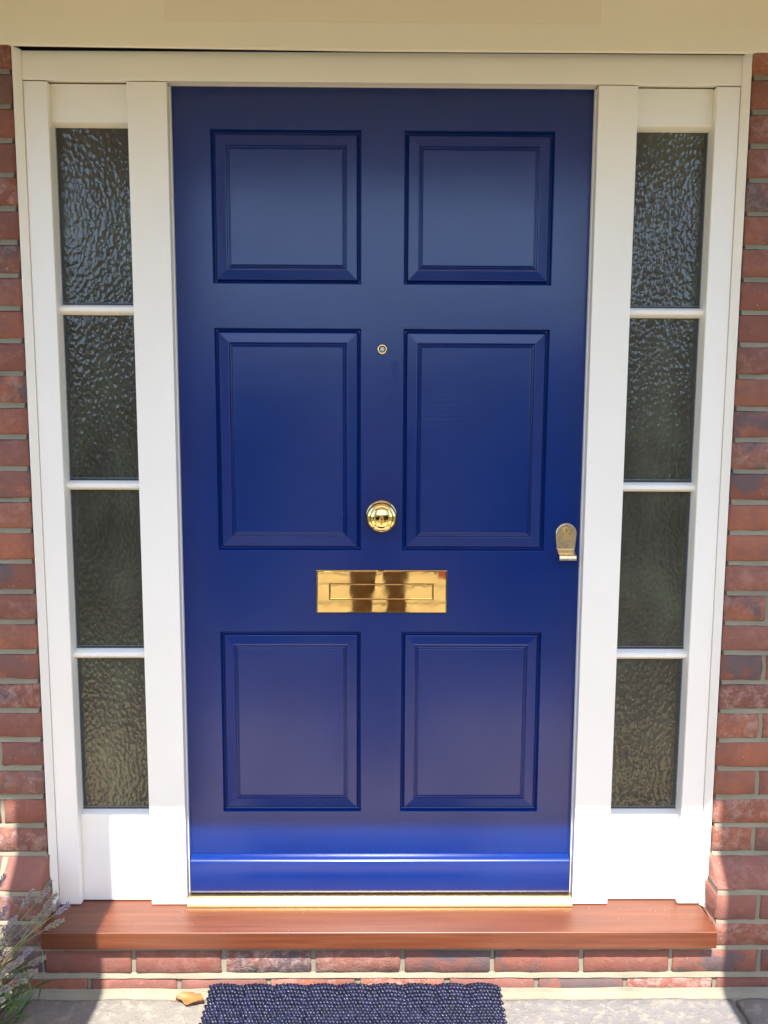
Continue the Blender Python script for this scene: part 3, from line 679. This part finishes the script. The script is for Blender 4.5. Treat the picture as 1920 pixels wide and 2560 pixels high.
# ------------------------------------------------------------------ the person taking the picture (seen only in the brass and paint)
def person():
    g = GZ; y0 = -2.32
    J = dict(pel=(0, y0, g+.90), wst=(0, y0, g+1.06), chs=(0, y0-.01, g+1.27), nkb=(0, y0+.0, g+1.40), nk=(0, y0+.02, g+1.46), hd=(0, y0+.05, g+1.55), top=(0, y0+.03, g+1.66))
    E_ = [('pel', 'wst'), ('wst', 'chs'), ('chs', 'nkb'), ('nkb', 'nk'), ('nk', 'hd'), ('hd', 'top')]
    Rr = dict(pel=(.155, .11), wst=(.135, .095), chs=(.155, .105), nkb=(.075, .07), nk=(.052, .055), hd=(.078, .095), top=(.045, .055))
    for s, n in ((-1, 'l'), (1, 'r')):
        J.update({n+'hip': (s*.085, y0, g+.84), n+'kn': (s*.095, y0+.015, g+.47), n+'an': (s*.105, y0-.01, g+.09), n+'toe': (s*.125, y0+.15, g+.035),
                  n+'sh': (s*.175, y0-.01, g+1.36), n+'el': (s*.235, y0+.10, g+1.13), n+'wr': (s*.10, y0+.30, g+1.33), n+'ha': (s*.065, y0+.36, g+1.39)})
        E_ += [('pel', n+'hip'), (n+'hip', n+'kn'), (n+'kn', n+'an'), (n+'an', n+'toe'), ('chs', n+'sh'), (n+'sh', n+'el'), (n+'el', n+'wr'), (n+'wr', n+'ha')]
        Rr.update({n+'hip': (.095, .1), n+'kn': (.062, .065), n+'an': (.042, .045), n+'toe': (.04, .032), n+'sh': (.06, .06), n+'el': (.042, .042), n+'wr': (.028, .028), n+'ha': (.034, .024)})
    names = list(J); me = bpy.data.meshes.new('body'); me.from_pydata([J[n] for n in names], [(names.index(a), names.index(b)) for a, b in E_], [])
    o = bpy.data.objects.new('person', me); C.objects.link(o)
    sk = o.modifiers.new('skin', 'SKIN'); sk.use_smooth_shade = True
    for i, n in enumerate(names): me.skin_vertices[0].data[i].radius = Rr[n]; me.skin_vertices[0].data[i].use_root = (n == 'pel')
    sb = o.modifiers.new('sub', 'SUBSURF'); sb.levels = 2; sb.render_levels = 2
    a = N('person_clothes'); z = a.n('SeparateXYZ'); a.t.links.new(a.pos(), z.inputs[0]); zz = a.math('SUBTRACT', z.outputs[2], g)
    c = a.ramp(a.math('DIVIDE', zz, 1.8), [(0, (.05, .035, .03)), (.07, (.09, .05, .035)), (.53, (.55, .38, .36)), (.795, (.45, .26, .18)), (.90, (.09, .05, .03))])
    c.node.color_ramp.interpolation = 'CONSTANT'
    a.set(**{'Base Color': c, 'Roughness': .8}); me.materials.append(a.m)
    tag(o, 'person in brown trousers and pale pink top holding up a phone', 'person')
    ph = MB().box(-.083, .063, y0+.392, y0+.401, g+1.375, g+1.455).build('phone', M['black'], bevel=.003); tag(ph, 'black phone held up in both hands by the person', 'phone')
person()

for sx in (-1, 1):
    hd = thing('added_dark_hedge', 'low dark hedge added across the lawn to darken reflections, %s' % ('on the lavender side' if sx < 0 else 'behind the pink rose bush'), 'hedge', (sx*4.6, -5.6, GZ-.05), 'added hedges flanking the path')  # unseen, added so the middle of the door mirrors something dark
    m = MB(); rnd = random.Random(90+sx)
    for _ in range(9000):
        p = Vector((rnd.uniform(-3.6, 3.6), rnd.uniform(-.45, .45), rnd.uniform(0, 1.25)))
        k = rnd.randrange(3)
        if k == 0: p.z = 1.25+rnd.uniform(-.06, .05)
        elif k == 1: p.y = .45+rnd.uniform(-.06, .05)
        u = Vector((rnd.gauss(0, 1), rnd.gauss(0, 1), rnd.gauss(0, 1))).normalized(); v = u.orthogonal(); m.add([p-u*.07, p+v*.045, p+u*.07, p-v*.045], [(0, 1, 2, 3)])
    m.build('foliage', fol[0], hd)
    MB().box(-3.5, 3.5, -.38, .38, 0, 1.16).build('inner_twigs', bark, hd)

# crumbs of mortar and dry bits lying on the sill and paving
db = MB(); rnd = random.Random(21)
for k in range(75):
    if k < 45:
        x = rnd.choice([rnd.uniform(-.8, .8), rnd.uniform(-.52, -.42), rnd.uniform(.40, .56), rnd.uniform(.68, .82)]); y = rnd.choice([rnd.uniform(-.13, -.05), rnd.uniform(-.065, -.047)])
        z = -.0245+(-.0195+.0245)*(y+.1385)/.1085+.0004
    else: x, y, z = rnd.uniform(-.85, .85), rnd.uniform(-.4, -.14), GZ+.004
    q = rnd.uniform(.0005, .0013)*(1 if k < 45 else 1.6); a = rnd.uniform(0, 3.1); dx, dy = math.cos(a)*q*rnd.uniform(1, 2.2), math.sin(a)*q*rnd.uniform(1, 2.2)
    db.add([(x-dx, y-dy, z), (x+dy*.5, y-dx*.5, z), (x+dx, y+dy, z), (x-dy*.5, y+dx*.5, z), (x, y, z+q)], [(0, 1, 4), (1, 2, 4), (2, 3, 4), (3, 0, 4), (3, 2, 1, 0)])
tag(db.build('crumbs', mat_plain('pale_crumbs', (.42, .32, .22), .9)), 'pale crumbs of mortar scattered on the hardwood sill and paving', kind='stuff')
